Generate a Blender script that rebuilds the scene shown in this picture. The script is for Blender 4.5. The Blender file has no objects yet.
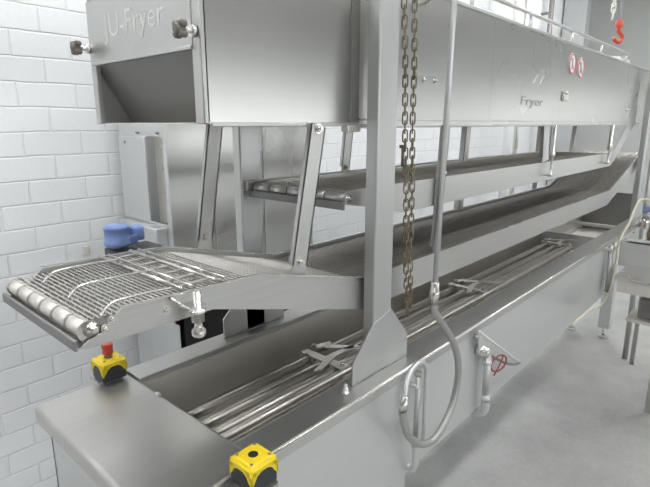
import bpy, bmesh, math, random
from mathutils import Vector, Matrix
random.seed(7)
H = 1.88                      # eye height: every z below is given relative to the eye
C = bpy.context.scene.collection
PI = math.pi

# ------------------------------------------------------------------ camera
foc = 505.0
pitch = math.atan(119.5/505); yaw = math.radians(42.2)
cam = bpy.data.cameras.new('camera'); co = bpy.data.objects.new('camera', cam); C.objects.link(co)
cam.sensor_width = 36; cam.lens = foc/650*36; cam.clip_start = .02; cam.clip_end = 60
co.location = (0, 0, H)
co.rotation_euler = (PI/2 - pitch, 0, yaw - PI/2)
bpy.context.scene.camera = co

# ------------------------------------------------------------------ materials
def base(name):
    m = bpy.data.materials.new(name); m.use_nodes = True
    return m, m.node_tree.nodes, m.node_tree.links, m.node_tree.nodes['Principled BSDF']
def metal(name, col, rough=.32, scale=(3, 3, 300), bump=.02, var=.06, metallic=1.0, aniso=0.0):
    m, n, l, b = base(name)
    b.inputs['Metallic'].default_value = metallic
    tc = n.new('ShaderNodeTexCoord'); mp = n.new('ShaderNodeMapping'); mp.inputs['Scale'].default_value = scale
    nz = n.new('ShaderNodeTexNoise'); nz.inputs['Scale'].default_value = 1.0; nz.inputs['Detail'].default_value = 3
    l.new(tc.outputs['Object'], mp.inputs[0]); l.new(mp.outputs[0], nz.inputs['Vector'])
    n2 = n.new('ShaderNodeTexNoise'); n2.inputs['Scale'].default_value = 2.3; n2.inputs['Detail'].default_value = 3
    l.new(tc.outputs['Object'], n2.inputs['Vector'])
    mr = n.new('ShaderNodeMapRange'); mr.inputs[1].default_value = 0; mr.inputs[2].default_value = 1
    mr.inputs[3].default_value = rough-.04; mr.inputs[4].default_value = rough+.04
    l.new(n2.outputs['Fac'], mr.inputs[0]); l.new(mr.outputs[0], b.inputs['Roughness'])
    mx = n.new('ShaderNodeMix'); mx.data_type = 'RGBA'
    mx.inputs[6].default_value = tuple(c*(1-var) for c in col)+(1,); mx.inputs[7].default_value = tuple(min(1, c*(1+var)) for c in col)+(1,)
    l.new(nz.outputs['Fac'], mx.inputs[0]); l.new(mx.outputs[2], b.inputs['Base Color'])
    if bump:
        bp = n.new('ShaderNodeBump'); bp.inputs['Strength'].default_value = bump; bp.inputs['Distance'].default_value = .002
        l.new(nz.outputs['Fac'], bp.inputs['Height']); l.new(bp.outputs[0], b.inputs['Normal'])
    return m
def plain(name, col, rough=.5, spec=.5, metallic=0.0, noise=.04):
    m, n, l, b = base(name)
    tc = n.new('ShaderNodeTexCoord'); nz = n.new('ShaderNodeTexNoise'); nz.inputs['Scale'].default_value = 30
    l.new(tc.outputs['Object'], nz.inputs['Vector'])
    mx = n.new('ShaderNodeMix'); mx.data_type = 'RGBA'
    mx.inputs[6].default_value = tuple(c*(1-noise) for c in col)+(1,); mx.inputs[7].default_value = tuple(min(1, c*(1+noise)) for c in col)+(1,)
    l.new(nz.outputs['Fac'], mx.inputs[0]); l.new(mx.outputs[2], b.inputs['Base Color'])
    b.inputs['Roughness'].default_value = rough; b.inputs['Specular IOR Level'].default_value = spec
    b.inputs['Metallic'].default_value = metallic
    return m
STEEL = metal('brushed_steel', (.58, .58, .56), .28, (1.2, 1.2, 90), 0, .03, metallic=1.0)
STEELX = metal('steel_sheet', (.56, .56, .545), .40, (2, 120, 120), .006, metallic=.92)
COLM = metal('column_steel', (.58, .585, .58), .42, (40, 40, 3), .004, .03, metallic=.92)
TANKS = metal('tank_cover_steel', (.60, .59, .565), .36, (4, 60, 4), .008, .05, metallic=.9)
PANEL = metal('satin_steel', (.70, .71, .71), .44, (6, 6, 60), .008, .03, metallic=.85)
DULL = metal('dull_trough_steel', (.76, .735, .69), .50, (3, 60, 3), .01, .06, metallic=.7)
ROD = metal('bright_rod', (.74, .72, .69), .27, (8, 6, 6), 0, .05)
TUBE = metal('heating_tube_steel', (.56, .535, .49), .38, (110, 3, 3), .10, .14)
BELT = metal('belt_wire', (.62, .60, .56), .36, (40, 40, 40), 0, .15, metallic=.8)
BELTD = metal('belt_wire_oily', (.54, .515, .475), .42, (6, 40, 40), 0, .3, metallic=.7)
DARK = metal('dark_steel', (.25, .245, .24), .5, (5, 5, 5), .01, .1, metallic=.6)
BRASS = metal('chain_brass', (.25, .205, .145), .5, (60, 60, 60), 0, .4, metallic=.8)
YEL = plain('yellow_plastic', (.83, .62, .02), .38)
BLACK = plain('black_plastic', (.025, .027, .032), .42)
RED = plain('red_plastic', (.55, .06, .04), .4)
REDW = plain('red_wire', (.33, .07, .05), .5)
BLUE = plain('blue_paint', (.17, .25, .52), .35)
HOSE = metal('braided_hose', (.46, .46, .45), .42, (300, 300, 300), .2, .2)
CREAM = plain('cream_hose', (.66, .63, .50), .45)
ORANGE = plain('orange_paint', (.60, .09, .05), .4)
PLAST = plain('grey_knob_plastic', (.16, .145, .12), .5)
SHADOWBOX = plain('black_housing', (.012, .012, .013), .6)  # black standing in for darkness: under the cabinet, in the switch hole
ETCH = plain('etched_letter', (.72, .72, .70), .6, .4)
ETCHD = plain('etched_grey_letter', (.34, .35, .36), .6, .4)
WHITEP = plain('white_enamel', (.80, .80, .80), .4)
GREYP = plain('grey_paint', (.45, .46, .46), .5)
PINK = plain('sign_red', (.62, .25, .25), .5)

def brick_mat():
    m, n, l, b = base('painted_brick')
    tc = n.new('ShaderNodeTexCoord'); sp = n.new('ShaderNodeSeparateXYZ'); cb = n.new('ShaderNodeCombineXYZ')
    l.new(tc.outputs['Object'], sp.inputs[0]); l.new(sp.outputs[0], cb.inputs[0]); l.new(sp.outputs[2], cb.inputs[1])
    br = n.new('ShaderNodeTexBrick'); br.offset = .5
    br.inputs['Scale'].default_value = 1; br.inputs['Brick Width'].default_value = .26; br.inputs['Row Height'].default_value = .111
    br.inputs['Mortar Size'].default_value = .0055; br.inputs['Mortar Smooth'].default_value = .75; br.inputs['Bias'].default_value = 0
    br.inputs['Color1'].default_value = (.82, .835, .845, 1); br.inputs['Color2'].default_value = (.79, .805, .815, 1); br.inputs['Mortar'].default_value = (.785, .80, .81, 1)
    wn = n.new('ShaderNodeTexNoise'); wn.inputs['Scale'].default_value = 6
    va = n.new('ShaderNodeVectorMath'); va.operation = 'MULTIPLY_ADD'; va.inputs[1].default_value = (.012, .012, .012)
    l.new(cb.outputs[0], wn.inputs['Vector']); l.new(wn.outputs['Color'], va.inputs[0]); l.new(cb.outputs[0], va.inputs[2])
    l.new(va.outputs[0], br.inputs['Vector']); l.new(br.outputs['Color'], b.inputs['Base Color'])
    nz = n.new('ShaderNodeTexNoise'); nz.inputs['Scale'].default_value = 45; nz.inputs['Detail'].default_value = 4
    l.new(tc.outputs['Object'], nz.inputs['Vector'])
    ma = n.new('ShaderNodeMath'); ma.operation = 'MULTIPLY_ADD'; ma.inputs[1].default_value = -1.0
    sc = n.new('ShaderNodeMath'); sc.operation = 'MULTIPLY'; sc.inputs[1].default_value = .16
    l.new(nz.outputs['Fac'], sc.inputs[0]); l.new(br.outputs['Fac'], ma.inputs[0]); l.new(sc.outputs[0], ma.inputs[2])
    bp = n.new('ShaderNodeBump'); bp.inputs['Strength'].default_value = .8; bp.inputs['Distance'].default_value = .004
    l.new(ma.outputs[0], bp.inputs['Height']); l.new(bp.outputs[0], b.inputs['Normal'])
    b.inputs['Roughness'].default_value = .55
    return m
def floor_mat():
    m, n, l, b = base('concrete')
    tc = n.new('ShaderNodeTexCoord')
    a = n.new('ShaderNodeTexNoise'); a.inputs['Scale'].default_value = 2.2; a.inputs['Detail'].default_value = 8; a.inputs['Roughness'].default_value = .62
    c = n.new('ShaderNodeTexNoise'); c.inputs['Scale'].default_value = 40; c.inputs['Detail'].default_value = 3
    l.new(tc.outputs['Object'], a.inputs['Vector']); l.new(tc.outputs['Object'], c.inputs['Vector'])
    ad = n.new('ShaderNodeMath'); ad.operation = 'MULTIPLY_ADD'; ad.inputs[1].default_value = .25
    l.new(c.outputs['Fac'], ad.inputs[0]); l.new(a.outputs['Fac'], ad.inputs[2])
    r = n.new('ShaderNodeValToRGB'); r.color_ramp.elements[0].position = .42; r.color_ramp.elements[1].position = .82
    r.color_ramp.elements[0].color = (.38, .38, .372, 1); r.color_ramp.elements[1].color = (.56, .56, .545, 1)
    l.new(ad.outputs[0], r.inputs[0]); l.new(r.outputs[0], b.inputs['Base Color'])
    b.inputs['Roughness'].default_value = .5
    bp = n.new('ShaderNodeBump'); bp.inputs['Strength'].default_value = .1; l.new(c.outputs['Fac'], bp.inputs['Height']); l.new(bp.outputs[0], b.inputs['Normal'])
    return m
BRICK = brick_mat(); FLOOR = floor_mat()
PLASTER = plain('wall_plaster', (.56, .57, .555), .7)
PLASTERD = plain('grey_wall_paint', (.17, .167, .16), .7)  # unseen walls, toned dark to darken the hood's upper reflection
CEIL = plain('ceiling_paint', (.66, .65, .63), .8)
def glow(name, col, s):
    m, n, l, b = base(name)
    b.inputs['Base Color'].default_value = (.8, .8, .8, 1)
    b.inputs['Emission Color'].default_value = col+(1,); b.inputs['Emission Strength'].default_value = s
    return m
LAMP = glow('lamp_diffuser', (.98, .99, 1), 15)
PANEF = glow('far_daylight_pane', (.95, .98, 1), .5)  # weaker glow for the added far windows
PANE = glow('daylight_pane', (.95, .98, 1), 1.25)  # glow for the added windows, mirrored low on the hood

# ------------------------------------------------------------------ mesh helpers
class MB:
    def __init__(s): s.bm = bmesh.new()
    def V(s, p): return s.bm.verts.new((p[0], p[1], p[2]+H))
    def face(s, vs, smooth=False):
        try:
            f = s.bm.faces.new(vs); f.smooth = smooth
        except ValueError: pass
    def box(s, x0, x1, y0, y1, z0, z1, bev=0, seg=2):
        v = [s.V((x, y, z)) for x in (x0, x1) for y in (y0, y1) for z in (z0, z1)]
        fs = [(0, 1, 3, 2), (4, 6, 7, 5), (0, 4, 5, 1), (2, 3, 7, 6), (0, 2, 6, 4), (1, 5, 7, 3)]
        faces = [s.bm.faces.new([v[i] for i in f]) for f in fs]
        if bev:
            es = list({e for f in faces for e in f.edges})
            r = bmesh.ops.bevel(s.bm, geom=es, offset=bev, segments=seg, affect='EDGES', profile=.5)
            for f in r['faces']: f.smooth = True
        return s
    def prism(s, pts, a0, a1, axis='y'):
        def mk(p, a):
            if axis == 'y': return s.V((p[0], a, p[1]))
            if axis == 'x': return s.V((a, p[0], p[1]))
            return s.V((p[0], p[1], a))
        A = [mk(p, a0) for p in pts]; B = [mk(p, a1) for p in pts]
        s.face(A); s.face(B[::-1])
        for i in range(len(pts)):
            j = (i+1) % len(pts); s.face([A[j], A[i], B[i], B[j]])
        return s
    def strip(s, pts, th, a0, a1, axis='y'):
        """sheet bent along pts (open polyline), thickness th, spanning a0..a1"""
        up = []; n = len(pts)
        for i, p in enumerate(pts):
            d = Vector(pts[min(i+1, n-1)])-Vector(pts[max(i-1, 0)]); d.normalize()
            up.append((p[0]-d.y*th, p[1]+d.x*th))
        for i in range(n-1):
            s.prism([pts[i], pts[i+1], up[i+1], up[i]], a0, a1, axis)
        return s
    def tube(s, pts, r, seg=8, closed=False, cap=True):
        P = [Vector(p) for p in pts]; n = len(P); rings = []; ref = None
        for i in range(n):
            if closed: t = P[(i+1) % n]-P[i-1]
            else: t = P[min(i+1, n-1)]-P[max(i-1, 0)]
            t.normalize()
            if ref is None:
                ref = Vector((0, 0, 1)) if abs(t.z) < .9 else Vector((1, 0, 0))
            u = (ref-t*ref.dot(t)).normalized(); w = t.cross(u); ref = u
            rr = r[i] if isinstance(r, (list, tuple)) else r
            rings.append([s.V(P[i]+(u*math.cos(2*PI*k/seg)+w*math.sin(2*PI*k/seg))*rr) for k in range(seg)])
        for i in range(n if closed else n-1):
            a, b = rings[i], rings[(i+1) % n]
            for k in range(seg):
                s.face([a[k], a[(k+1) % seg], b[(k+1) % seg], b[k]], seg > 5)
        if cap and not closed:
            s.face(rings[0][::-1]); s.face(rings[-1])
        return s
    def cyl(s, p0, p1, r, seg=16, r2=None):
        return s.tube([p0, p1], [r, r if r2 is None else r2], seg)
    def lathe(s, p, axis, prof, seg=20):
        """prof: list of (distance along axis, radius)"""
        a = Vector(axis).normalized()
        return s.tubeprof([Vector(p)+a*d for d, _ in prof], [r for _, r in prof], a, seg)
    def tubeprof(s, pts, rs, a, seg):
        ref = Vector((0, 0, 1)) if abs(a.z) < .9 else Vector((1, 0, 0))
        u = (ref-a*ref.dot(a)).normalized(); w = a.cross(u)
        R = [[s.V(p+(u*math.cos(2*PI*k/seg)+w*math.sin(2*PI*k/seg))*max(r, .0002)) for k in range(seg)] for p, r in zip(pts, rs)]
        for i in range(len(R)-1):
            for k in range(seg): s.face([R[i][k], R[i][(k+1) % seg], R[i+1][(k+1) % seg], R[i+1][k]], True)
        s.face(R[0][::-1]); s.face(R[-1])
        return s
    def hexbolt(s, p, axis, r=.008, h=.006):
        a = Vector(axis).normalized(); p = Vector(p)
        s.tubeprof([p, p+a*.0015], [r*1.55, r*1.55], a, 16)
        s.tubeprof([p+a*.0015, p+a*(h+.0015)], [r, r], a, 6)
        s.tubeprof([p+a*(h+.001), p+a*(h+.005)], [r*.55, r*.5], a, 8)
        return s
    def build(s, name, mat, parent=None, origin=None, bevel=0):
        bm = s.bm; bmesh.ops.recalc_face_normals(bm, faces=bm.faces)
        me = bpy.data.meshes.new(name)
        if parent is None and origin is None:
            xs = [v.co for v in bm.verts]
            origin = Vector(((min(c.x for c in xs)+max(c.x for c in xs))/2, (min(c.y for c in xs)+max(c.y for c in xs))/2, min(c.z for c in xs)))
        if parent is not None:
            off = Vector((0, 0, 0)); q = parent
            while q is not None: off += q.location; q = q.parent
        else: off = Vector(origin)
        bmesh.ops.translate(bm, verts=bm.verts, vec=-off)
        bm.to_mesh(me); bm.free(); me.materials.append(mat)
        o = bpy.data.objects.new(name, me); C.objects.link(o)
        if parent is not None: o.parent = parent
        else: o.location = off
        if bevel:
            md = o.modifiers.new('b', 'BEVEL'); md.width = bevel; md.segments = 2; md.limit_method = 'ANGLE'; md.angle_limit = math.radians(40)
        return o
def thing(name, label, cat, loc, group=None):
    o = bpy.data.objects.new(name, None); C.objects.link(o); o.empty_display_size = .1
    o.location = (loc[0], loc[1], loc[2]+H); o['label'] = label; o['category'] = cat
    if group: o['group'] = group
    return o
def tag(o, label, cat, group=None, kind=None):
    o['label'] = label; o['category'] = cat
    if group: o['group'] = group
    if kind: o['kind'] = kind
    return o
def struct(o): o['kind'] = 'structure'; return o
def arc(cx, cz, r, a0, a1, n, y=None):
    return [(cx+r*math.cos(math.radians(a0+(a1-a0)*i/n)), cz+r*math.sin(math.radians(a0+(a1-a0)*i/n))) for i in range(n+1)]
def smooth(pts, n=8):
    P = [Vector(p) for p in pts]; P = [P[0]*2-P[1]]+P+[P[-1]*2-P[-2]]; out = []
    for i in range(1, len(P)-2):
        for k in range(n):
            t = k/n
            out.append(.5*((2*P[i])+(-P[i-1]+P[i+1])*t+(2*P[i-1]-5*P[i]+4*P[i+1]-P[i+2])*t*t+(-P[i-1]+3*P[i]-3*P[i+1]+P[i+2])*t**3))
    out.append(P[-2]); return out

# ------------------------------------------------------------------ the room
XE, YW, YB, XB, ZC = 9.0, 2.62, -5.0, -4.0, 2.1
struct(MB().box(XB, XE, YB, YW, -H-.1, -H).build('floor', FLOOR, origin=(0, 0, 0)))
struct(MB().box(XB, XE, YB, YW, ZC, ZC+.1).build('ceiling', CEIL))
struct(MB().box(XB, XE, YW, YW+.15, -H-.1, ZC+.1).build('wall_left', BRICK, origin=(-4.503, 0, H-.364-3.33)))
struct(MB().box(XE, XE+.15, YB, YW, -H-.1, ZC+.1).build('wall_far', PLASTER))
struct(MB().box(XB-.15, XB, YB, YW, -H-.1, ZC+.1).build('wall_rear', PLASTERD))
struct(MB().box(XB, XE, YB-.15, YB, -H-.1, ZC+.1).build('wall_right', PLASTERD))
k = 1
ZB, ZT = -1.0, .50
for x0 in (-3.6, -1.2, 1.2, 3.6, 6.0):  # unseen windows, added so the hood mirrors a bright low band
    w = MB().box(x0-.06, x0, YB, YB+.05, ZB, ZT).box(x0+2.2, x0+2.26, YB, YB+.05, ZB, ZT).box(x0-.06, x0+2.26, YB, YB+.05, ZT, ZT+.06)
    w = struct(w.box(x0-.06, x0+2.26, YB, YB+.08, ZB-.06, ZB).box(x0+1.07, x0+1.13, YB, YB+.05, ZB, ZT).build('window_%d' % k, WHITEP))
    MB().box(x0, x0+2.2, YB+.005, YB+.02, ZB, ZT).build('window_pane', PANE, w); k += 1
for y0 in (-4.7, -2.5):  # unseen too, added to brighten the reflection in the far hood panels
    w = MB().box(XE-.05, XE, y0-.06, y0, ZB, ZT).box(XE-.05, XE, y0+2.0, y0+2.06, ZB, ZT).box(XE-.05, XE, y0-.06, y0+2.06, ZT, ZT+.06)
    w = struct(w.box(XE-.08, XE, y0-.06, y0+2.06, ZB-.06, ZB).build('window_%d' % k, WHITEP))
    MB().box(XE-.02, XE-.005, y0, y0+2.0, ZB, ZT).build('window_pane', PANEF, w); k += 1
for i, (lx, ly) in enumerate([(-2.2, -.6), (.6, -.6), (3.4, -.6), (6.2, -.6), (.6, 1.7), (3.4, 1.7), (6.2, 1.7), (-2.2, 1.7)]):  # last fixture added to brighten the near part of the brick wall
    t = thing('ceiling_light', 'long fluorescent ceiling light fixture above the fryer hall', 'ceiling light', (lx, ly, ZC-.08), 'ceiling lights')
    MB().box(lx-.75, lx+.75, ly-.16, ly+.16, ZC-.05, ZC).build('housing', WHITEP, t)
    MB().box(lx-.72, lx+.72, ly-.13, ly+.13, ZC-.08, ZC-.05).build('diffuser', LAMP, t)

# ------------------------------------------------------------------ tank
X0, X1, XP = .38, 4.98, 3.90
YF, YR, YI, YO, YK = .790, .797, .885, 1.32, 1.414
tank = thing('fryer_tank', 'long open stainless steel fryer tank with a folded rim', 'industrial fryer', (2.4, 1.1, -H))
# front panel
b = MB(); b.prism([(YF, -.785), (YF+.004, -.785), (YF+.004, -1.130), (.86, -1.130), (.86, -1.138), (YF, -1.138)], X0+.03, XP, 'x')
b.build('front_panel', PANEL, tank)
# rims
b = MB(); b.prism([(YR-.006, -.7515), (YR-.002, -.75), (YI, -.75), (YI, -.754), (YR-.002, -.754), (YR-.007, -.758), (YR-.008, -.782), (YR-.012, -.782), (YR-.0105, -.757)], X0+.262, X1, 'x')
b.build('front_rim', STEELX, tank, bevel=.002)
MB().tube([(X0+.262, YR-.0055, -.7548), (X1, YR-.0055, -.7548)], .0058, 16).build('rim_bead', ROD, tank)  # shiny tube added so the folded rim edge shows a bright line
b = MB(); b.prism([(YO, -.750), (YO, -.739), (YO+.003, -.735), (YK, -.735), (YK, -.79), (YK-.004, -.79), (YK-.004, -.741), (YO+.005, -.741), (YO+.004, -.755), (YO, -.755)], X0+.262, X1, 'x')
b.build('back_rim', STEELX, tank, bevel=.0015)
# trough
b = MB()
b.strip([(YI, -.752), (YI, -.90), (YI+.03, -.925), (YO-.03, -.925), (YO, -.90), (YO, -.752)], .004, X0+.24, X1-.02, 'x')
b.build('trough', DULL, tank)
MB().box(X1-.03, X1-.02, YI, YO, -.92, -.58).build('end_wall', DARK, tank)
MB().box(XP, XP+.01, YF, YK-.03, -1.1, -.79).build('end_panel', PANEL, tank)
MB().box(4.25, 4.3, YI+.004, YO-.004, -.775, -.755).build('cross_ledge', DULL, tank)
# cover shelf at the near end
b = MB(); b.box(X0, X0+.268, YR-.014, YK, -.795, -.742, .012, 3)
b.build('end_cover', TANKS, tank)
b = MB(); b.box(X0+.022, X0+.03, YF+.004, YK-.04, -1.138, -.79); b.box(X0+.022, XP, YK-.048, YK-.04, -1.138, -.79); b.box(X0+.03, XP, YF+.01, YK-.05, -1.136, -1.13)
b.build('end_panel', PANEL, tank)
for lx, ly in ((.50, .79), (1.20, .80), (4.80, .95), (.50, 1.28), (1.20, 1.28), (4.80, 1.22)):
    lg = MB().box(lx, lx+.09, ly, ly+.09, -1.78, -1.10 if lx < 4 else -.926, .004).build('leg', PANEL, tank)
    MB().cyl((lx+.045, ly+.045, -1.78), (lx+.045, ly+.045, -1.855), .012, 12).cyl((lx+.045, ly+.045, -1.86), (lx+.045, ly+.045, -1.88), .035, 16).build('leveling_foot', ROD, lg)
for x, y in ((1.012, .838),):
    MB().lathe((x, y, -.75), (0, 0, 1), [(0, .013), (.003, .013), (.003, .009), (.014, .009), (.018, .006), (.026, .0055), (.028, .001)], 14).build('cap_nut', ROD, tank)
# small clip on shelf edge
MB().box(.630, .642, 1.20, 1.222, -.743, -.736, .002).build('clip', ROD, tank)

# ------------------------------------------------------------------ heating tubes
bank = thing('heating_element_bank', 'four long ribbed steel heating tubes lying inside the fryer tank', 'heating element', (2.2, 1.13, -.92))
TY = (1.206, 1.138, 1.078, 1.043); TZ = -.852
for i, y in enumerate(TY):
    MB().tube([(X0+.255, y, TZ), (1.15+.0*i, y, TZ), (2.2, y, TZ), (3.72, y, TZ), (3.80-.02*i, y, TZ-.004), (3.83-.02*i, y, TZ-.02)], .0158, 14).build('tube', TUBE, bank)
for n_, cx in enumerate((1.25, 2.36, 3.72)):
    q = MB()
    q.box(cx-.018, cx+.018, 1.035, 1.24, TZ+.017, TZ+.023, .001)
    q.box(cx-.018, cx+.018, 1.233, 1.24, -.922, TZ+.02)
    for yy in (1.206, 1.06):
        q.tube([(cx-.014, yy-.024, TZ-.012), (cx-.014, yy-.02, TZ+.018), (cx-.014, yy, TZ+.026), (cx-.014, yy+.02, TZ+.018), (cx-.014, yy+.024, TZ-.012)], .004, 6)
    cl = q.build('clamp_bar', DULL, bank)
    q = MB()
    q.prism([(cx-.10, 1.095), (cx-.075, 1.08), (cx+.045, 1.115), (cx+.14, 1.11), (cx+.15, 1.13), (cx+.04, 1.14)], TZ+.022, TZ+.028, 'z')
    q.prism([(cx+.06, 1.19), (cx+.09, 1.205), (cx+.20, 1.05), (cx+.17, 1.04)], TZ+.022, TZ+.028, 'z')
    q.prism([(cx+.03, 1.21), (cx+.05, 1.235), (cx+.12, 1.215), (cx+.10, 1.19)], TZ+.022, TZ+.028, 'z')
    q.build('clamp_plate', DULL, cl)
    MB().hexbolt((cx+.04, 1.225, TZ+.028), (0, 0, 1), .008, .008).build('bolt', ROD, cl); MB().hexbolt((cx, 1.052, TZ+.028), (0, 0, 1), .008, .008).build('bolt', ROD, cl)
    MB().box(cx-.012, cx+.012, 1.0, 1.24, -.922, TZ-.016).build('support_bar', DULL, cl)

# ------------------------------------------------------------------ wire belt
def belt_path(P, step):
    out = []; 
    for (a, b_) in zip(P[:-1], P[1:]):
        L = math.hypot(b_[0]-a[0], b_[1]-a[1]); n = max(1, round(L/step))
        for i in range(n): out.append((a[0]+(b_[0]-a[0])*i/n, a[1]+(b_[1]-a[1])*i/n))
    out.append(P[-1]); return out
def belt(P, y0, y1, name, mat, parent, step=.014, tooth=.02, r=.0017):
    b = MB(); pts = belt_path(P, step); n = int((y1-y0)/tooth)
    for (x, z) in pts: b.tube([(x, y0, z), (x, y1, z)], r, 5, cap=False)
    for i in range(len(pts)-1):
        (xa, za), (xb, zb) = pts[i], pts[i+1]
        off = 0 if i % 2 else tooth*.5
        for k in range(n):
            ya = y0+tooth*k+off*.0; ym = ya+tooth*.5
            for (p, q) in (((xa, ya, za+.002), (xb, ym, zb+.002)),):
                w = .0013
                v = [b.V((p[0], p[1]-w, p[2])), b.V((p[0], p[1]+w, p[2])), b.V((q[0], q[1]+w, q[2])), b.V((q[0], q[1]-w, q[2]))]
                b.face(v)
                v2 = [b.V((p[0], p[1]-w, p[2]-.0025)), b.V((p[0], p[1]+w, p[2]-.0025)), b.V((q[0], q[1]+w, q[2]-.0025)), b.V((q[0], q[1]-w, q[2]-.0025))]
                b.face([v[0], v[3], v2[3], v2[0]]); b.face([v[1], v[2], v2[2], v2[1]])
    return b.build(name, mat, parent)

# lower conveyor
low = thing('infeed_conveyor', 'lower stainless mesh belt conveyor dipping from the near end into the fryer tank', 'conveyor', (2.4, 1.1, -.56))
CN, CF = .90, 1.30
side = [(.325, -.398), (.345, -.385), (.372, -.378), (.412, -.340), (.747, -.350), (1.17, -.455), (3.94, -.455), (4.82, -.225), (4.82, -.325), (3.95, -.557), (1.17, -.557), (.62, -.402)]
def flanged(y, s, nm, par, pts=side):
    q = MB(); q.prism(pts, y, y+.003*s); o = q.build(nm, STEELX, par, bevel=.0008); return o
flanged(CN, -1, 'side_plate', low)
fl = MB(); fl.strip([(.412, -.340), (.747, -.350), (1.17, -.455), (3.94, -.455), (4.82, -.225)], .003, CN-.003, CN-.010)
fl.build('top_flange', ROD, low)
flanged(CF, 1, 'side_plate', low)
fl = MB(); fl.strip([(.412, -.340), (.747, -.350), (1.17, -.455), (3.94, -.455), (4.82, -.225)], .003, CF+.003, CF+.014)
fl.build('top_flange', ROD, low)
bp = [(.350, -.352), (.735, -.358), (1.17, -.468), (3.92, -.468), (4.85, -.232)]
belt(bp[:3], CN+.008, CF-.006, 'wire_belt', BELT, low, .0115, .042, .0021)
belt(bp[2:], CN+.008, CF-.006, 'oily_wire_belt', BELTD, low, .016, .02, .0024)
q = MB(); q.strip([(.39, -.386), (.72, -.386), (1.17, -.497), (3.92, -.497), (4.84, -.262)], .003, CN+.001, CF-.001)
q.build('bed_plate', DARK, low)
q = MB(); q.strip([(.325, -.398), (.36, -.403), (.60, -.403)], .003, CN, CF); q.build('nose_plate', STEELX, low)
q = MB()
for xx in (.47, .60, .9, 1.3):
    q = MB(); q.box(xx, xx+.015, CN, CF, -.40 if xx < .7 else (-.44 if xx < 1 else -.53), -.388 if xx < .7 else (-.425 if xx < 1 else -.50))
    q.build('cross_member', DULL, low)
# nose roller in six segments
sh = MB().cyl((.350, CN-.001, -.371), (.350, CF+.001, -.371), .010, 12).build('roller_shaft', DARK, low)
n = 6; L = (CF-CN-.012)/n
for i in range(n):
    y = CN+.006+L*i
    MB().lathe((.350, y+.003, -.371), (0, 1, 0), [(0, .015), (.001, .0175), (L-.007, .0175), (L-.006, .015)], 20).build('roller', DULL, sh)
for i in range(n+1):
    y = CN+.006+L*i
    MB().lathe((.350, y-.003, -.371), (0, 1, 0), [(.0015, .0205), (.0045, .0205)], 20).build('roller_ring', BELT, sh)
q = MB(); q.box(.320, .328, CN, CF, -.402, -.380, .003); q.build('nose_bar', DARK, low)
# fasteners on near corner
q = MB(); q.lathe((.353, CN-.004, -.363), (0, -1, 0), [(0, .012), (.006, .012), (.006, .008), (.014, .008), (.018, .004)], 12)
q.hexbolt((.378, CN-.004, -.372), (0, -1, 0), .006, .006); q.hexbolt((.392, CN-.004, -.358), (0, -1, 0), .006, .006)
q.build('corner_bolt', ROD, low)
# hold down rods
for y, xa, xb in ((.908, .385, .530), (1.055, .385, .575), (1.205, .390, .560)):
    MB().tube(smooth([(xa-.012, y-.004, -.350), (xa+.004, y, -.336), (xa+.03, y, -.328), (xb-.04, y, -.328), (xb, y, -.331)], 4), .0027, 8).build('guide_rod', ROD, low)
for xx, r_ in ((.55, .0045), (.575, .0035), (.635, .005), (.66, .0035)):
    MB().tube([(xx, CN+.004, -.338), (xx, CF-.004, -.338)], r_, 8).build('cross_bar', ROD, low)
q = MB()
for k_ in range(7):
    y = CN+.03+k_*.055
    q.box(.552, .66, y, y+.012, -.345, -.341)
q.build('hinge_strap', BELT, low)
# slanted hangers of the lower conveyor, each with bolts
def hanger(par, y, xt, zt, xb, zb, w, th=.012, fl_=.004, bolts=(), mat=STEELX, nm='hanger'):
    d = Vector((xt-xb, zt-zb)).normalized(); nn = Vector((d.y, -d.x))
    def strip_(o0, o1, y0, y1, q):
        a = Vector((xb, zb)); c = Vector((xt, zt))
        q.prism([tuple(a+nn*o0), tuple(a+nn*o1), tuple(c+nn*o1), tuple(c+nn*o0)], y0, y1)
    q = MB(); strip_(-w/2, w/2, y, y+fl_, q); strip_(-w/2, -w/2+fl_, y, y+th, q); strip_(w/2-fl_, w/2, y, y+th, q)
    q.prism([tuple(Vector((xb, zb))-d*.03+nn*(-w/2)), tuple(Vector((xb, zb))-d*.03+nn*(w/2)), tuple(Vector((xb, zb))+nn*(w/2)), tuple(Vector((xb, zb))+nn*(-w/2))], y, y+fl_)
    h_ = q.build(nm, mat, par)
    for t in bolts:
        p = Vector((xb, zb)).lerp(Vector((xt, zt)), t)
        MB().hexbolt((p.x, y, p.y), (0, -1, 0), .009, .008).build('bolt', ROD, h_)
    return h_
hanger(low, .915, .985, -.004, .910, -.365, .054, .014, bolts=(.03, .98))
hanger(low, 1.305, .945, -.004, .885, -.355, .052, .014, bolts=(.04,))
hanger(low, .915, 1.655, -.004, 1.625, -.44, .045, .014, bolts=(.62,))
hanger(low, 1.305, 2.6, -.004, 2.56, -.46, .05, .03)
hanger(low, 1.305, 4.5, -.004, 4.4, -.33, .05, .03)
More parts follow.
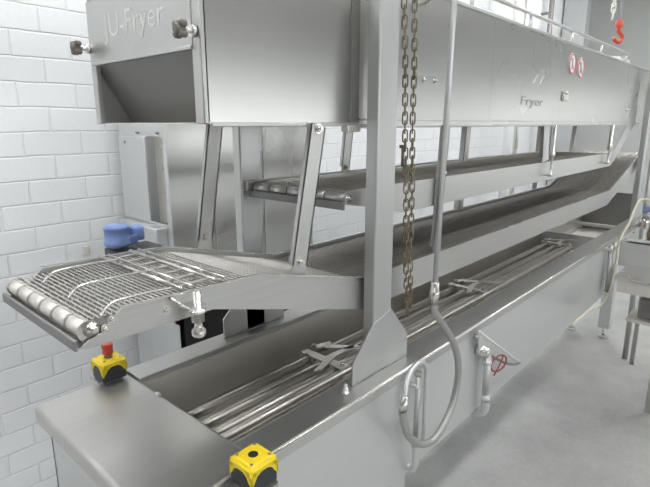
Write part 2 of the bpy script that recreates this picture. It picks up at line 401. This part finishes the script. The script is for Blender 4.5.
# adjusting spindle at the near side plate
sp = MB(); sx, sy = .556, .862
sp.lathe((sx, sy, -.435), (0, 0, 1), [(0, .012), (.004, .015), (.014, .015), (.02, .009), (.032, .008), (.034, .014), (.052, .014), (.054, .018), (.060, .018), (.062, .009), (.10, .009)], 16)
sp_o = sp.build('adjusting_spindle', ROD, low)
MB().box(sx-.022, sx+.02, sy-.004, CN-.003, -.374, -.368).build('spindle_bracket', STEELX, sp_o)
MB().tube([(sx-.045, CN-.006, -.345), (sx-.018, sy, -.372)], .004, 8).build('tie_rod', ROD, sp_o)
MB().hexbolt((sx-.05, CN-.003, -.372), (0, -1, 0), .007, .006).build('bolt', ROD, sp_o); MB().hexbolt((sx+.03, CN-.003, -.349), (0, -1, 0), .005, .005).build('bolt', ROD, sp_o)

# upper conveyor
up = thing('upper_conveyor', 'short upper wire mesh conveyor hanging beneath the long hood', 'conveyor', (2.5, 1.15, -.30))
UN, UF = .935, 1.36
us = [(1.115, -.228), (1.115, -.190), (1.16, -.188), (3.95, -.196), (3.95, -.290), (1.42, -.290), (1.30, -.262)]
q = MB(); q.prism(us, UN, UN-.003); q.build('side_plate', STEELX, up, bevel=.0008)
q = MB(); q.prism(us, UF, UF+.003); q.build('side_plate', STEELX, up, bevel=.0008)
belt([(1.145, -.196), (3.93, -.200)], UN+.005, UF-.005, 'wire_belt', BELTD, up, .016, .022, .0022)
q = MB(); q.box(1.14, 3.93, UN+.004, UF-.004, -.232, -.228); q.build('bed_plate', DARK, up)
sh = MB().cyl((1.137, UN-.001, -.214), (1.137, UF+.001, -.214), .009, 10).build('roller_shaft', DARK, up)
L = (UF-UN-.012)/5
for i in range(5):
    MB().lathe((1.137, UN+.006+L*i+.004, -.214), (0, 1, 0), [(0, .012), (.002, .017), (L-.010, .017), (L-.008, .012)], 16).build('roller', STEELX, sh)
q = MB(); q.box(1.110, 1.118, UN, UF, -.245, -.222, .002); q.build('nose_bar', DARK, up)
MB().box(1.10, 1.14, UF-.004, UF+.01, -.225, -.190, .003).build('bearing_block', STEELX, up)
MB().hexbolt((1.13, UN-.003, -.212), (0, -1, 0), .008, .006).build('bolt', ROD, up)
hanger(up, 1.365, 1.66, -.004, 1.635, -.175, .05, .014, bolts=(.0,))
hanger(up, .94, 2.73, -.004, 2.75, -.16, .09, .02)
q = MB(); q.prism([(3.93, -.290), (4.40, -.004), (4.62, -.004), (4.16, -.25), (4.04, -.290)], UN-.003, UN); q.build('discharge_plate', STEELX, up)
for xx in (2.745, 3.86):
    q = MB(); q.lathe((xx, UN-.03, -.265), (0, 0, 1), [(0, .012), (.01, .012), (.012, .007), (.10, .007), (.102, .015), (.122, .015), (.124, .007), (.26, .007)] if xx < 3 else
                      [(0, .016), (.012, .016), (.014, .010), (.10, .010), (.102, .018), (.13, .018), (.132, .012), (.26, .012)], 12)
    a_ = q.build('adjusting_spindle', ROD, up)
    MB().box(xx-.02, xx+.02, UN-.045, UN-.003, -.262, -.256).build('spindle_bracket', STEELX, a_)
MB().cyl((2.02, 1.34, -.235), (2.02, 1.34, -.10), .008, 10).cyl((2.02, 1.34, -.11), (2.02, 1.34, -.095), .018, 10).build('stop_bolt', DARK, up)
MB().box(1.585, 1.615, .958, .98, -.29, -.232).build('lug', STEELX, up)

# ------------------------------------------------------------------ hood
hood = thing('extraction_hood', 'long brushed stainless steel hood hanging above the fryer conveyors', 'fryer hood', (2.7, 1.19, 0))
HN, HF, HX, HE, HT = .93, 1.446, .65, 4.86, .41
q = MB(); q.prism([(HX+.006, .0), (1.165, 0), (1.165, HT), (HX+.09, HT), (HX+.006, .315)], HN, HN+.004)
q.build('side_panel', STEEL, hood)
seams = [1.170, 2.02, 2.86, 3.56, 4.25, HE]
for a_, c_ in zip(seams[:-1], seams[1:]):
    q = MB(); q.box(a_, c_-.0006, HN+.001, HN+.005, .0, HT-.004); q.build('side_panel', STEEL, hood)
q = MB(); q.box(HX+.006, HE, HF-.004, HF, 0, HT); q.build('back_panel', STEELX, hood)
q = MB(); q.box(HX+.09, HE, HN+.004, HF-.004, HT-.006, HT-.002); q.prism([(HX+.006, .315), (HX+.09, HT-.002), (HX+.09, HT-.006), (HX+.009, .311)], HN+.004, HF-.004)
q.build('roof_panel', STEELX, hood)
q = MB(); q.box(HX+.40, HE, HN+.006, HF-.006, .0, .004); q.box(HX+.008, HX+.40, HN+.006, HF-.006, .0, .003); q.build('bottom_panel', DULL, hood)
q = MB(); q.prism([(HX+.004, .160), (HX+.10, .003), (HX+.10, .008), (HX+.006, .166)], HN+.006, HF-.006)
q.build('inner_baffle', DARK, hood)  # dark tone carries the shade inside the hood opening
# end frame and cover
for ya_, yb_ in ((HN, HN+.034), (HF-.026, HF)): MB().box(HX-.004, HX+.012, ya_, yb_, 0, .315, .003).build('end_frame', STEELX, hood)
q = MB(); q.box(HX-.006, HX-.002, HN+.028, HF-.018, .156, .318, .001, 1)
q.prism([(HX-.006, .318), (HX-.006, .312), (HX+.05, .335), (HX+.05, .341)], HN+.028, HF-.018)
q.box(HX-.010, HX, HN+.028, HF-.018, .152, .160, .001, 1)
cov = q.build('end_cover', STEELX, hood)
q = MB(); q.box(HX-.008, HX+.02, HF-.10, HF-.03, .318, .36, .004); q.build('cover_handle', DARK, cov)
for y in (HF-.006, HN+.016):
    kn = MB(); x_ = HX-.006; z_ = .186 if y < 1 else .196
    kn.lathe((x_-.026, y, z_), (-1, 0, 0), [(0, .008), (.004, .012), (.018, .012), (.022, .007)], 12)
    for a_ in range(4):
        t = math.radians(45+90*a_)
        kn.lathe((x_-.026, y+.014*math.cos(t), z_+.014*math.sin(t)), (-1, 0, 0), [(0, .005), (.003, .0075), (.014, .0075), (.018, .004)], 10)
    ko = kn.build('star_knob', PLAST, cov)
    MB().cyl((x_-.028, y, z_), (HX+.002, y, z_), .006, 10).cyl((x_-.010, y, z_), (x_, y, z_), .012, 12).build('threaded_stud', ROD, ko)
    if y > 1.2: MB().box(HX-.006, HX, HF-.02, y+.012, z_-.012, z_+.012, .002).build('knob_lug', STEELX, ko)
# folded lips, seams, joints
q = MB(); q.box(HX+.012, 1.165, HN-.004, HN+.002, -.006, .004, .002); q.box(1.17, HE, HN-.004, HN+.002, .010, .016, .001, 1); q.box(1.17, HE, HN-.006, HN+.002, -.010, .0, .002)
q.build('bottom_lip', STEELX, hood)
q = MB(); q.box(1.115, 1.172, HN-.006, HN+.02, -.022, -.004, .002); q.build('joint_bracket', DULL, hood)
q = MB(); q.box(1.13, 1.166, HN-.003, HN+.0005, .0, HT-.01); q.build('joint_cover', DARK, hood)  # dark strip stands in for shading beside the hood joint
q = MB(); q.box(1.6, HE, HN-.004, HN+.03, HT-.008, HT+.006, .003); q.build('top_lip', STEELX, hood)
for x, z in ((1.512, .141), (1.582, .143), (2.885, .160), (2.945, .160), (4.3, .10), (4.38, .10)):
    MB().hexbolt((x, HN+.001, z), (0, -1, 0), .008, .005).build('bolt', ROD, hood)
MB().box(1.46, 1.60, HN-.004, HN+.001, .155, .160).build('bolt_strip', STEELX, hood)
MB().box(2.88, 2.95, HN-.012, HN+.001, .118, .150, .003).build('latch', DULL, hood)
# lettering
def text(s, size, mat, parent, o, ex, name, xs=1.0):
    cu = bpy.data.curves.new(name, 'FONT'); cu.body = s; cu.size = size; cu.extrude = .0004
    t = bpy.data.objects.new('t', cu); C.objects.link(t)
    me = bpy.data.meshes.new_from_object(t.evaluated_get(bpy.context.evaluated_depsgraph_get()))
    bpy.data.objects.remove(t)
    me.materials.clear(); me.materials.append(mat)
    r = bpy.data.objects.new(name, me); C.objects.link(r)
    M = Matrix(((ex[0], 0, 0), (ex[1], 0, 0), (0, 1, 0))) if False else None
    nrm = Vector(ex).cross(Vector((0, 0, 1)))
    off = Vector((0, 0, 0)); p = parent
    while p is not None: off += p.location; p = p.parent
    for v in me.vertices:
        c = v.co.copy(); v.co = Vector((o[0], o[1], o[2]+H))+Vector(ex)*c.x*xs+Vector((0, 0, 1))*c.y+nrm*c.z-off
    me.update(); r.parent = parent
    return r
text('JU-Fryer', .078, ETCH, cov, (HX-.0064, 1.342, .214), (0, -1, 0), 'lettering', 1.05)
text('Fryer', .054, ETCHD, hood, (2.33, HN-.0002, .085), (1, 0, 0), 'lettering', 2.4)
q = MB()
for k_ in range(2): q.prism([(2.46+k_*.08, .185), (2.475+k_*.08, .185), (2.515+k_*.08, .225), (2.50+k_*.08, .225)], HN-.0008, HN+.001)
q.build('slash_mark', ETCH, hood)
for k_, (x, z) in enumerate(((2.985, .312), (3.135, .303))):
    q = MB(); q.lathe((x, HN+.001, z), (0, -1, 0), [(0, .055), (.0024, .055)], 28)
    s_ = q.build('warning_sign', WHITEP, hood)
    q = MB(); ring = [(x+.050*math.cos(2*PI*i/28), HN-.002, z+.050*math.sin(2*PI*i/28)) for i in range(28)]
    q.tube(ring, .0045, 5, closed=True)
    q.prism([(x-.037, z+.032), (x-.032, z+.037), (x+.037, z-.032), (x+.032, z-.037)], HN-.003, HN-.001)
    q.build('red_ring', PINK, s_)
    q = MB(); q.box(x-.012, x+.010, HN-.0022, HN-.001, z-.028, z+.012); q.lathe((x, HN-.001, z+.022), (0, -1, 0), [(0, .008), (.0012, .008)], 10); q.build('pictogram', ETCHD, s_)
# hand rail on the hood top
for y in (1.0, 1.32):
    q = MB(); q.tube([(1.9, y, HT+.095), (4.45, y, HT+.095)], .010, 8)
    for xx in (1.95, 2.55, 3.15, 3.75, 4.40): q.tube([(xx, y, HT-.004), (xx, y, HT+.095)], .008, 8)
    q.build('guard_rail', STEELX, hood)
q = MB()
for xx in (1.75, 2.5, 3.2, 3.9): q.prism([(xx, HT-.003), (xx+.28, HT-.003), (xx+.25, HT+.035), (xx+.03, HT+.035)], 1.08, 1.30)
q.build('lid', STEELX, hood)
q = MB(); q.box(4.3, 4.62, 1.02, 1.25, HT-.003, HT+.07, .004); q.build('end_box', WHITEP, hood)
for xx in (2.35, 3.05): MB().box(xx, xx+.05, 1.1, 1.28, HT+.03, HT+.05, .003).build('lid_clamp', DARK, hood)

# ------------------------------------------------------------------ columns
def column(x, y0, y1, label, zt, gy, zb=-.75, nm='support_column'):
    t = thing(nm, label, 'steel column', (x+.05, (y0+y1)/2, zb), 'steel columns standing on the tank rim')
    q = MB(); q.box(x, x+.092, y0, y1, zb, zt, .005); q.build('post', COLM, t)
    q = MB(); q.prism([(x-.004, zb+.165), (x-.10, zb+.072), (x-.10, zb+.002), (x+.185, zb+.002), (x+.185, zb+.078), (x+.09, zb+.19)], gy, gy+.004)
    q.build('gusset', COLM, t)
    q = MB(); q.box(x-.10, x+.185, min(gy, y0), max(gy+.004, y1)-.006, zb, zb+.004); q.build('base_plate', STEELX, t)
    return t
column(1.148, .845, .886, 'broad grey steel column on the tank rim beside the rusty chain', 1.2, .842)
column(1.085, 1.37, 1.41, 'rear steel column behind the lower conveyor, on the back rim', -.0, 1.37, -.735)
column(4.66, .845, .886, 'far right steel column at the end of the long hood', 1.2, .842)
# the beam that the tall columns carry
b_ = thing('overhead_beam', 'steel beam joining the tops of the front columns', 'beam', (2.9, .865, 1.2))
MB().box(1.0, 4.9, .82, .91, 1.2, 1.28, .004).build('beam', PANEL, b_)
MB().box(1.15, 1.24, .84, .89, 1.28, ZC).box(4.66, 4.75, .84, .89, 1.28, ZC).build('drop_rod', PANEL, b_)

# ------------------------------------------------------------------ chains
def chain(x, y, z0, z1, q, pitch=.0262, dx=0.0, r=.0029, w=.0085, l=.0115, sway=.004):
    n = int((z1-z0)/pitch)
    for i in range(n):
        z = z1-pitch*(i+.5); a = (PI/2 if i % 2 else 0)+.65+.2*math.sin(i*.7); f = i/n
        cxx = x+dx*f+sway*math.sin(i*.45); ca, sa = math.cos(a), math.sin(a); P = []
        for k_ in range(14):
            t = 2*PI*k_/14; u = w*math.cos(t); v_ = w*math.sin(t)+(l if math.sin(t) > 0.01 else -l if math.sin(t) < -.01 else 0)
            P.append((cxx+u*ca, y+u*sa, z+v_))
        q.tube(P, r, 5, closed=True)
q = MB(); chain(1.145, .86, -.61, ZC, q, dx=.206, sway=.002, r=.0024, w=.0072); chain(1.27, .866, -.60, ZC, q, dx=.11, sway=.002, r=.0024, w=.0072)
q.tube([(1.355, .862, -.61), (1.36, .863, -.622), (1.372, .866, -.624), (1.378, .868, -.60)], .003, 6)
tag(q.build('hoist_chain', BRASS), 'rusty brass hoist chain hanging in two strands beside the broad column', 'chain')
q = MB(); chain(4.9, 1.25, .83, ZC, q, pitch=.05, r=.006, w=.016, l=.022)
tag(q.build('lifting_chain', DULL), 'short grey chain hanging beside the orange hook', 'chain')
t = thing('crane_hook', 'orange crane hook on a grey rope above the far hood end', 'hook', (4.97, 1.21, .66))
hx, hy = 4.97, 1.21
MB().tube([(hx, hy, .84), (hx+.03, hy, ZC)], .010, 8).build('rope', GREYP, t)
q = MB(); q.lathe((hx, hy, .84), (0, 0, -1), [(0, .012), (.01, .026), (.05, .030), (.07, .014)], 12)
q.tube(smooth([(hx, hy, .775), (hx+.01, hy, .75), (hx+.04, hy-.02, .72), (hx+.045, hy-.02, .69), (hx+.015, hy-.01, .665), (hx-.02, hy+.01, .675), (hx-.04, hy+.02, .70)], 5), [.016]*30+[.006], 8)
q.build('hook', ORANGE, t)

# ------------------------------------------------------------------ supply pipe, hose
t = thing('water_hose_assembly', 'thin vertical steel pipe running down into a grey braided hose loop', 'hose', (1.3, .73, -1.1))
MB().tube([(1.355, .725, ZC), (1.307, .722, .32), (1.282, .72, -.462)], .0082, 12).build('pipe', PANEL, t)
MB().lathe((1.281, .72, -.455), (.0, 0, -1), [(0, .010), (.004, .0125), (.028, .0125), (.03, .0145), (.05, .0145), (.052, .012), (.075, .012)], 14).build('coupling', ROD, t)
hp = [(1.283, .72, -.53), (1.287, .719, -.552), (1.337, .715, -.61), (1.412, .712, -.70), (1.447, .71, -.79), (1.440, .71, -.875), (1.395, .71, -.950), (1.315, .71, -.992), (1.235, .712, -.975), (1.165, .715, -.915), (1.142, .72, -.86), (1.140, .725, -.825)]
MB().tube(smooth(hp, 8), .0115, 12).build('hose', HOSE, t)
MB().lathe((1.143, .728, -.835), (.05, .0, 1), [(0, .0125), (.02, .0135), (.022, .0155), (.04, .0155), (.042, .0135), (.058, .0135), (.06, .010)], 14).build('coupling', ROD, t)
arch = [(1.150, .73, -.78), (1.165, .735, -.745), (1.205, .74, -.715), (1.255, .742, -.715), (1.292, .745, -.748), (1.298, .745, -.80), (1.297, .745, -.98), (1.288, .745, -1.03)]
MB().tube([Vector(p)+Vector((.006,0,0)) for p in smooth(arch, 6)], .0085, 12).build('bent_pipe', PANEL, t)
MB().tube([(1.264, .752, -.755), (1.264, .752, -1.01)], .0085, 12).cyl((1.264, .752, -.765), (1.264, .752, -.752), .012, 12).cyl((1.264, .752, -.995), (1.264, .752, -1.015), .0125, 12)\
    .cyl((1.255, .75, -.80), (1.255, YF+.001, -.80), .007, 8).build('riser_pipe', STEELX, t)
MB().tube(smooth([(1.264, .752, -1.01), (1.268, .752, -1.06), (1.275, .757, -1.10), (1.285, .775, -1.125), (1.29, .81, -1.12)], 5), .0105, 12).build('outlet_elbow', PANEL, t)
MB().tube([(1.505, HN-.002, .375), (1.40, .82, .372), (1.308, .722, .37)], .005, 8).build('stay_rod', ROD, t)

# drain valve with triangular guard
t = thing('drain_valve', 'drain valve with a triangular steel guard on the tank front', 'valve', (1.78, .75, -1.12))
q = MB(); q.tube([(1.707, .762, -.760), (2.144, .762, -1.047)], .0045, 8); q.build('guard_edge', WHITEP, t)  # white rod puts a highlight along the steel guard's top edge
q = MB(); q.prism([(1.707, -.760), (2.144, -1.047), (2.037, -1.013), (1.88, -.945), (1.757, -.885), (1.722, -.852)], .764, .767); q.build('guard_plate', PANEL, t)
MB().cyl((1.72, .766, -.79), (1.72, YF+.001, -.79), .007, 10).build('guard_pin', ROD, t)
q = MB(); q.tube(smooth([(1.765, .752, -.860), (1.82, .750, -.900), (1.95, .750, -.975), (2.06, .752, -1.025), (2.145, .758, -1.052)], 5), .0055, 8); q.build('lever', DARK, t)
q = MB(); q.lathe((1.755, .735, -.858), (0, 1, 0), [(0, .010), (.004, .017), (.02, .017), (.022, .022), (.054, .022)], 16); q.build('valve_body', ROD, t)
q = MB(); q.cyl((1.785, .757, -.88), (1.800, .757, -1.07), .015, 16); q.cyl((1.785, .757, -.92), (1.786, .757, -.905), .019, 16); q.cyl((1.799, .757, -1.06), (1.801, .757, -1.09), .0185, 16); q.build('drain_pipe', PANEL, t)
q = MB(); q.tube(smooth([(1.801, .757, -1.085), (1.804, .757, -1.115), (1.808, .768, -1.145), (1.808, .80, -1.160), (1.808, .86, -1.160)], 4), .018, 14); q.build('elbow', PANEL, t)
ring = [(1.868+.046*math.cos(2*PI*i/24), .742-.012*math.cos(2*PI*i/24), -.945+.034*math.sin(2*PI*i/24)) for i in range(24)]
q = MB(); q.tube(ring, .0036, 6, closed=True); q.tube(smooth([(1.90, .738, -.92), (1.86, .736, -.95), (1.83, .742, -.985)], 4), .003, 6); q.build('red_cable_ring', REDW, t)

# ------------------------------------------------------------------ emergency stops
def stop_box(x, y, z, label, button, nm, rz=0):
    """z is the underside of the box"""
    t = thing(nm, label, 'switch box', (x, y, z), None)
    h = .036; s_ = t
    # black lower half: raised in an arch on each side
    q = MB(); q.box(x-h, x+h, y-h, y+h, z, z+.034, .005)
    q.prism([(x-h+.006, z+.03), (x-.022, z+.044), (x+.022, z+.044), (x+h-.006, z+.03)], y-h+.0005, y+h-.0005)
    q.prism([(y-h+.006, z+.03), (y-.022, z+.044), (y+.022, z+.044), (y+h-.006, z+.03)], x-h+.0005, x+h-.0005, 'x')
    q.build('lower_case', BLACK, t)
    q = MB()
    T = z+.064
    q.box(x-h+.004, x+h-.004, y-h+.004, y+h-.004, z+.040, T, .007, 3)
    for sx_ in (-1, 1):       # corner feet running down between the arches
        for sy_ in (-1, 1):
            xa, ya = x+sx_*(h+.0015), y+sy_*(h+.0015)
            q.prism([(x+sx_*.008, T-.018), (x+sx_*(h-.006), T-.010), (xa, T-.020), (xa, z+.020), (x+sx_*(h-.008), z+.027), (x+sx_*.020, z+.040)], ya, ya-sy_*.006)
            q.prism([(y+sy_*.008, T-.018), (y+sy_*(h-.006), T-.010), (ya, T-.020), (ya, z+.020), (y+sy_*(h-.008), z+.027), (y+sy_*.020, z+.040)], xa, xa-sx_*.006, 'x')
    for sx_ in (-1, 1):
        q.prism([(y-h, T-.021), (y-h+.004, T-.006), (y+h-.004, T-.006), (y+h, T-.021), (y+.016, T-.018), (y-.016, T-.018)], x+sx_*(h+.0015), x+sx_*(h-.008), 'x')
        q.prism([(x-h, T-.021), (x-h+.004, T-.006), (x+h-.004, T-.006), (x+h, T-.021), (x+.016, T-.018), (x-.016, T-.018)], y+sx_*(h+.0015), y+sx_*(h-.008))
    c = q.build('yellow_cover', YEL, t, bevel=.002)
    q = MB()
    for sx_ in (-1, 1):
        for sy_ in (-1, 1): q.cyl((x+sx_*.024, y+sy_*.024, T-.002), (x+sx_*.024, y+sy_*.024, T+.0008), .0032, 10)
    q.build('screw', DARK, c)
    if button:
        MB().cyl((x, y, T-.002), (x, y, T+.010), .011, 16).build('button_stem', DARK, t)
        MB().lathe((x, y, T+.008), (0, 0, 1), [(0, .013), (.004, .0155), (.014, .0145), (.030, .0165), (.034, .0155), (.0355, .010)], 20).build('red_button', RED, t)
    else:
        MB().lathe((x, y, T-.001), (0, 0, 1), [(0, .011), (.0016, .011), (.0018, .0095)], 18).build('hole', SHADOWBOX, t)
    return t
s1 = stop_box(.592, .742, -.744, 'yellow and black box with an empty hole, on the near rim', False, 'switch_box')
q = MB(); q.box(.50, .625, .702, .705, -.775, -.745); q.box(.50, .625, .7745, .776, -.775, -.745); q.box(.50, .625, .702, .776, -.775, -.772); q.box(.56, .625, .702, .776, -.748, -.7445)
q.build('mounting_channel', STEELX, s1)
s2 = stop_box(.590, 1.402, -.7345, 'yellow and black emergency stop box with a red mushroom button', True, 'emergency_stop')
MB().box(.55, .62, 1.39, 1.45, -.742, -.7355).build('mounting_plate', STEELX, s2)

# ------------------------------------------------------------------ blue motor
t = thing('drive_motor', 'small blue drive motor beside the infeed conveyor near the brick wall', 'motor', (.72, 1.45, -.42))
MB().lathe((.691, 1.485, -.366), (0, 0, 1), [(0, .030), (.004, .038), (.016, .040), (.017, .037), (.055, .037), (.056, .039), (.062, .037), (.068, .030), (.0685, .012)], 24).build('motor_cap', BLUE, t)
MB().lathe((.754, 1.485, -.354), (0, 0, 1), [(0, .022), (.01, .024), (.035, .023), (.045, .015)], 16).box(.70, .745, 1.46, 1.51, -.363, -.333, .004).build('terminal_box', BLUE, t)
MB().box(.665, .81, 1.43, 1.53, -.43, -.373, .006).cyl((.72, 1.43, -.408), (.72, 1.303, -.408), .014, 14).build('gearbox', BLACK, t)
# wall stub
tag(MB().box(1.03, 1.06, YW-.022, YW, -.655, -.608, .004).build('wall_fitting', DULL), 'small grey metal fitting on the white brick wall left of the blue motor', 'wall fitting')

# ------------------------------------------------------------------ cabinet behind
t = thing('steel_cabinet', 'tall stainless steel cabinet standing between the brick wall and the fryer', 'cabinet', (1.6, 2.3, -H))
cx, ya, yb, yc = 1.22, 2.06, 2.50, 2.06
q = MB()
q.box(cx, cx+.004, 2.235, yb, -H+.05, .30); q.box(cx, cx+.004, ya, 2.09, -.95, .30)
q.box(cx, cx+.004, 2.09, 2.235, -.055, .30); q.box(cx, cx+.004, 2.09, 2.235, -H+.05, -.46); q.box(cx, cx+.004, ya, 2.09, -H+.05, -.9)
q.box(cx, cx+.55, yb-.004, yb, -H+.05, .30)
q.build('housing', PANEL, t)
q = MB(); q.box(cx-.010, cx+.002, 2.235, yb-.01, -.46, -.058, .004); q.build('door', PANEL, t)
q = MB(); q.box(cx+.05, cx+.055, 2.08, 2.25, -.47, -.05); q.build('recess_panel', DULL, t)
q = MB()
for z in (-.10, -.20, -.31, -.41): q.cyl((cx+.049, 2.16, z), (cx+.035, 2.16, z), .012, 12)
q.tube([(cx+.04, 2.15, -.44), (cx+.04, 2.15, -.07)], .006, 8)
q.build('hinge_rod', ROD, t)
q = MB(); q.cyl((cx, 2.42, -.085), (cx-.012, 2.42, -.085), .008, 10).cyl((cx, 2.30, -.04), (cx-.012, 2.30, -.04), .006, 10).cyl((cx, 2.12, -.04), (cx-.012, 2.12, -.04), .006, 10); q.build('stud', DARK, t)
q = MB(); q.box(cx+.004, 2.16, ya, ya+.004, -.80, .30); q.build('side_panel', STEEL, t)
q = MB(); q.box(1.78, 1.80, ya-.006, ya, -.80, .3); q.box(1.46, 1.465, ya-.004, ya, -.8, .3); q.build('seam', STEELX, t)
q = MB(); q.box(cx+.06, 2.14, ya+.05, yb-.02, -1.5, -.81); q.build('black_housing', SHADOWBOX, t)  # black box stands in for the darkness beneath the cabinet
q = MB()
for xx in (1.26, 2.1):
    for yy in (2.09, 2.44): q.cyl((xx, yy, -1.50), (xx, yy, -H), .02, 10)
q.box(1.22, 2.15, ya+.01, yb-.01, -1.53, -1.50)
q.build('foot_frame', DARK, t)
q = MB(); q.box(cx-.06, cx, 2.10, 2.46, -.66, -.47, .006); q.build('lower_box', PANEL, t)
q = MB(); q.tube([(1.1, 1.75, -1.40), (1.1, 1.75, -.60)], .02, 10)
# ------------------------------------------------------------------ pipes beyond the hood
for x, y, r_, m_, lab, nm in ((5.6, 2.35, .045, WHITEP, 'white vertical pipe against the brick wall above the hood', 'wall_pipe'), (5.85, 2.35, .028, ROD, 'thin shiny vertical pipe beside the white wall pipe', 'wall_pipe'),
                   (7.0, 2.5, .03, DARK, 'dark thin vertical pipe between the white pipe and the far corner', 'wall_pipe')):
    q.bm.free() if False else None
    q = MB(); q.tube([(x, y, -H), (x, y, ZC)], r_, 12)
    for z in (.55, 1.35): q.box(x-.02, x+.02, y, YW, z, z+.03)
    tag(q.build(nm, m_), lab, 'pipe', 'vertical pipes on the brick wall')
tag(MB().box(7.75, 7.93, 2.3, 2.6, -H, ZC, .01).build('cable_duct', GREYP), 'wide light grey vertical duct in the far corner', 'duct')

# ------------------------------------------------------------------ end machine right
t = thing('outfeed_table', 'low stainless steel table with a splash back at the fryer end', 'table', (3.6, .3, -H))
TX, TZ2 = 3.75, -.905
q = MB(); q.box(3.38, TX, -.25, .68, TZ2-.02, TZ2, .004); q.build('table_top', ROD, t)
q = MB(); q.box(TX, TX+.012, -.25, .742, TZ2-.02, -.75, .002); q.box(TX, TX+.10, -.25, .70, -.765, -.75, .003); q.build('splash_back', PANEL, t)
q = MB(); q.box(3.40, 3.42, -.23, .66, TZ2-.10, TZ2-.02); q.build('apron', DULL, t)
for x, y in ((3.69, .42), (3.69, -.2), (3.44, -.2), (3.44, .15)):
    MB().box(x, x+.035, y, y+.035, -H, TZ2-.02).build('leg', STEELX, t)
q = MB(); q.box(3.46, 3.72, -.2, .60, -1.20, -1.18); q.build('lower_shelf', DULL, t)
q = MB(); q.box(3.51, 3.68, .30, .55, -1.18, -1.05, .01); q.cyl((3.48, .43, -1.11), (3.51, .43, -1.11), .045, 16); tag(q.build('pump', DARK), 'small dark pump on the shelf below the end table', 'pump')
t = thing('valve_manifold', 'cluster of steel valves and pipes behind the end table splash back', 'valve manifold', (4.45, .7, -H))
q = MB(); q.tube([(4.50, .745, -H), (4.50, .755, -.20)], .020, 12); q.tube([(4.42, .68, -H), (4.42, .68, -.35)], .016, 12)
q.tube([(4.50, .75, -.70), (4.42, .68, -.70)], .016, 12); q.tube([(4.42, .68, -.5), (4.3, .55, -.5), (4.3, .55, -.9)], .014, 12)
q.build('pipework', STEELX, t)
MB().lathe((4.50, .75, -.70), (0, 0, -1), [(0, .024), (.02, .034), (.07, .034), (.09, .024)], 14).build('valve_body', ROD, t)
MB().box(4.45, 4.52, .70, .765, -.655, -.605, .006).build('blue_label', plain('blue_label', (.35, .42, .62), .5), t)
MB().lathe((4.42, .68, -.86), (0, 0, 1), [(0, .022), (.05, .03), (.10, .02), (.14, .02)], 12).build('brass_body', BRASS, t)
t = thing('steam_pipe', 'pair of upright steel tubes at the right end of the tank front', 'pipe', (3.65, .765, -1.11))
MB().tube([(3.60, .762, -.76), (3.64, .762, -1.10)], .013, 12).build('tube', STEELX, t)
MB().tube([(3.69, .762, -.76), (3.705, .762, -1.10)], .012, 12).build('tube', STEELX, t)
MB().box(3.57, 3.72, .745, .791, -.80, -.775, .004).build('bracket', ROD, t)
MB().box(3.61, 3.73, .745, .791, -1.11, -1.085, .004).build('bracket', ROD, t)
q = MB(); q.tube(smooth([(4.46, .72, -.56), (4.17, .745, -.535), (3.94, .742, -.657), (3.80, .75, -.735), (3.755, .752, -.80), (3.72, .745, -.936), (3.62, .74, -1.078), (3.45, .742, -1.125), (3.22, .75, -1.10), (3.05, .80, -1.16)], 6), .008, 10)
tag(q.build('cream_hose', CREAM), 'cream plastic hose winding down past the right end of the tank', 'hose')

# ------------------------------------------------------------------ world and colour
w = bpy.data.worlds.new('world'); bpy.context.scene.world = w; w.use_nodes = True
w.node_tree.nodes['Background'].inputs[0].default_value = (.8, .85, .9, 1); w.node_tree.nodes['Background'].inputs[1].default_value = .3
sc = bpy.context.scene
sc.view_settings.view_transform = 'Standard'; sc.view_settings.look = 'None'; sc.view_settings.gamma = 1
sc.view_settings.use_curve_mapping = False
sc.view_settings.exposure = 0.84
sc.cycles.use_denoising = True
sc.cycles.max_bounces = 10; sc.cycles.diffuse_bounces = 5; sc.cycles.glossy_bounces = 6
sc.cycles.sample_clamp_indirect = 6
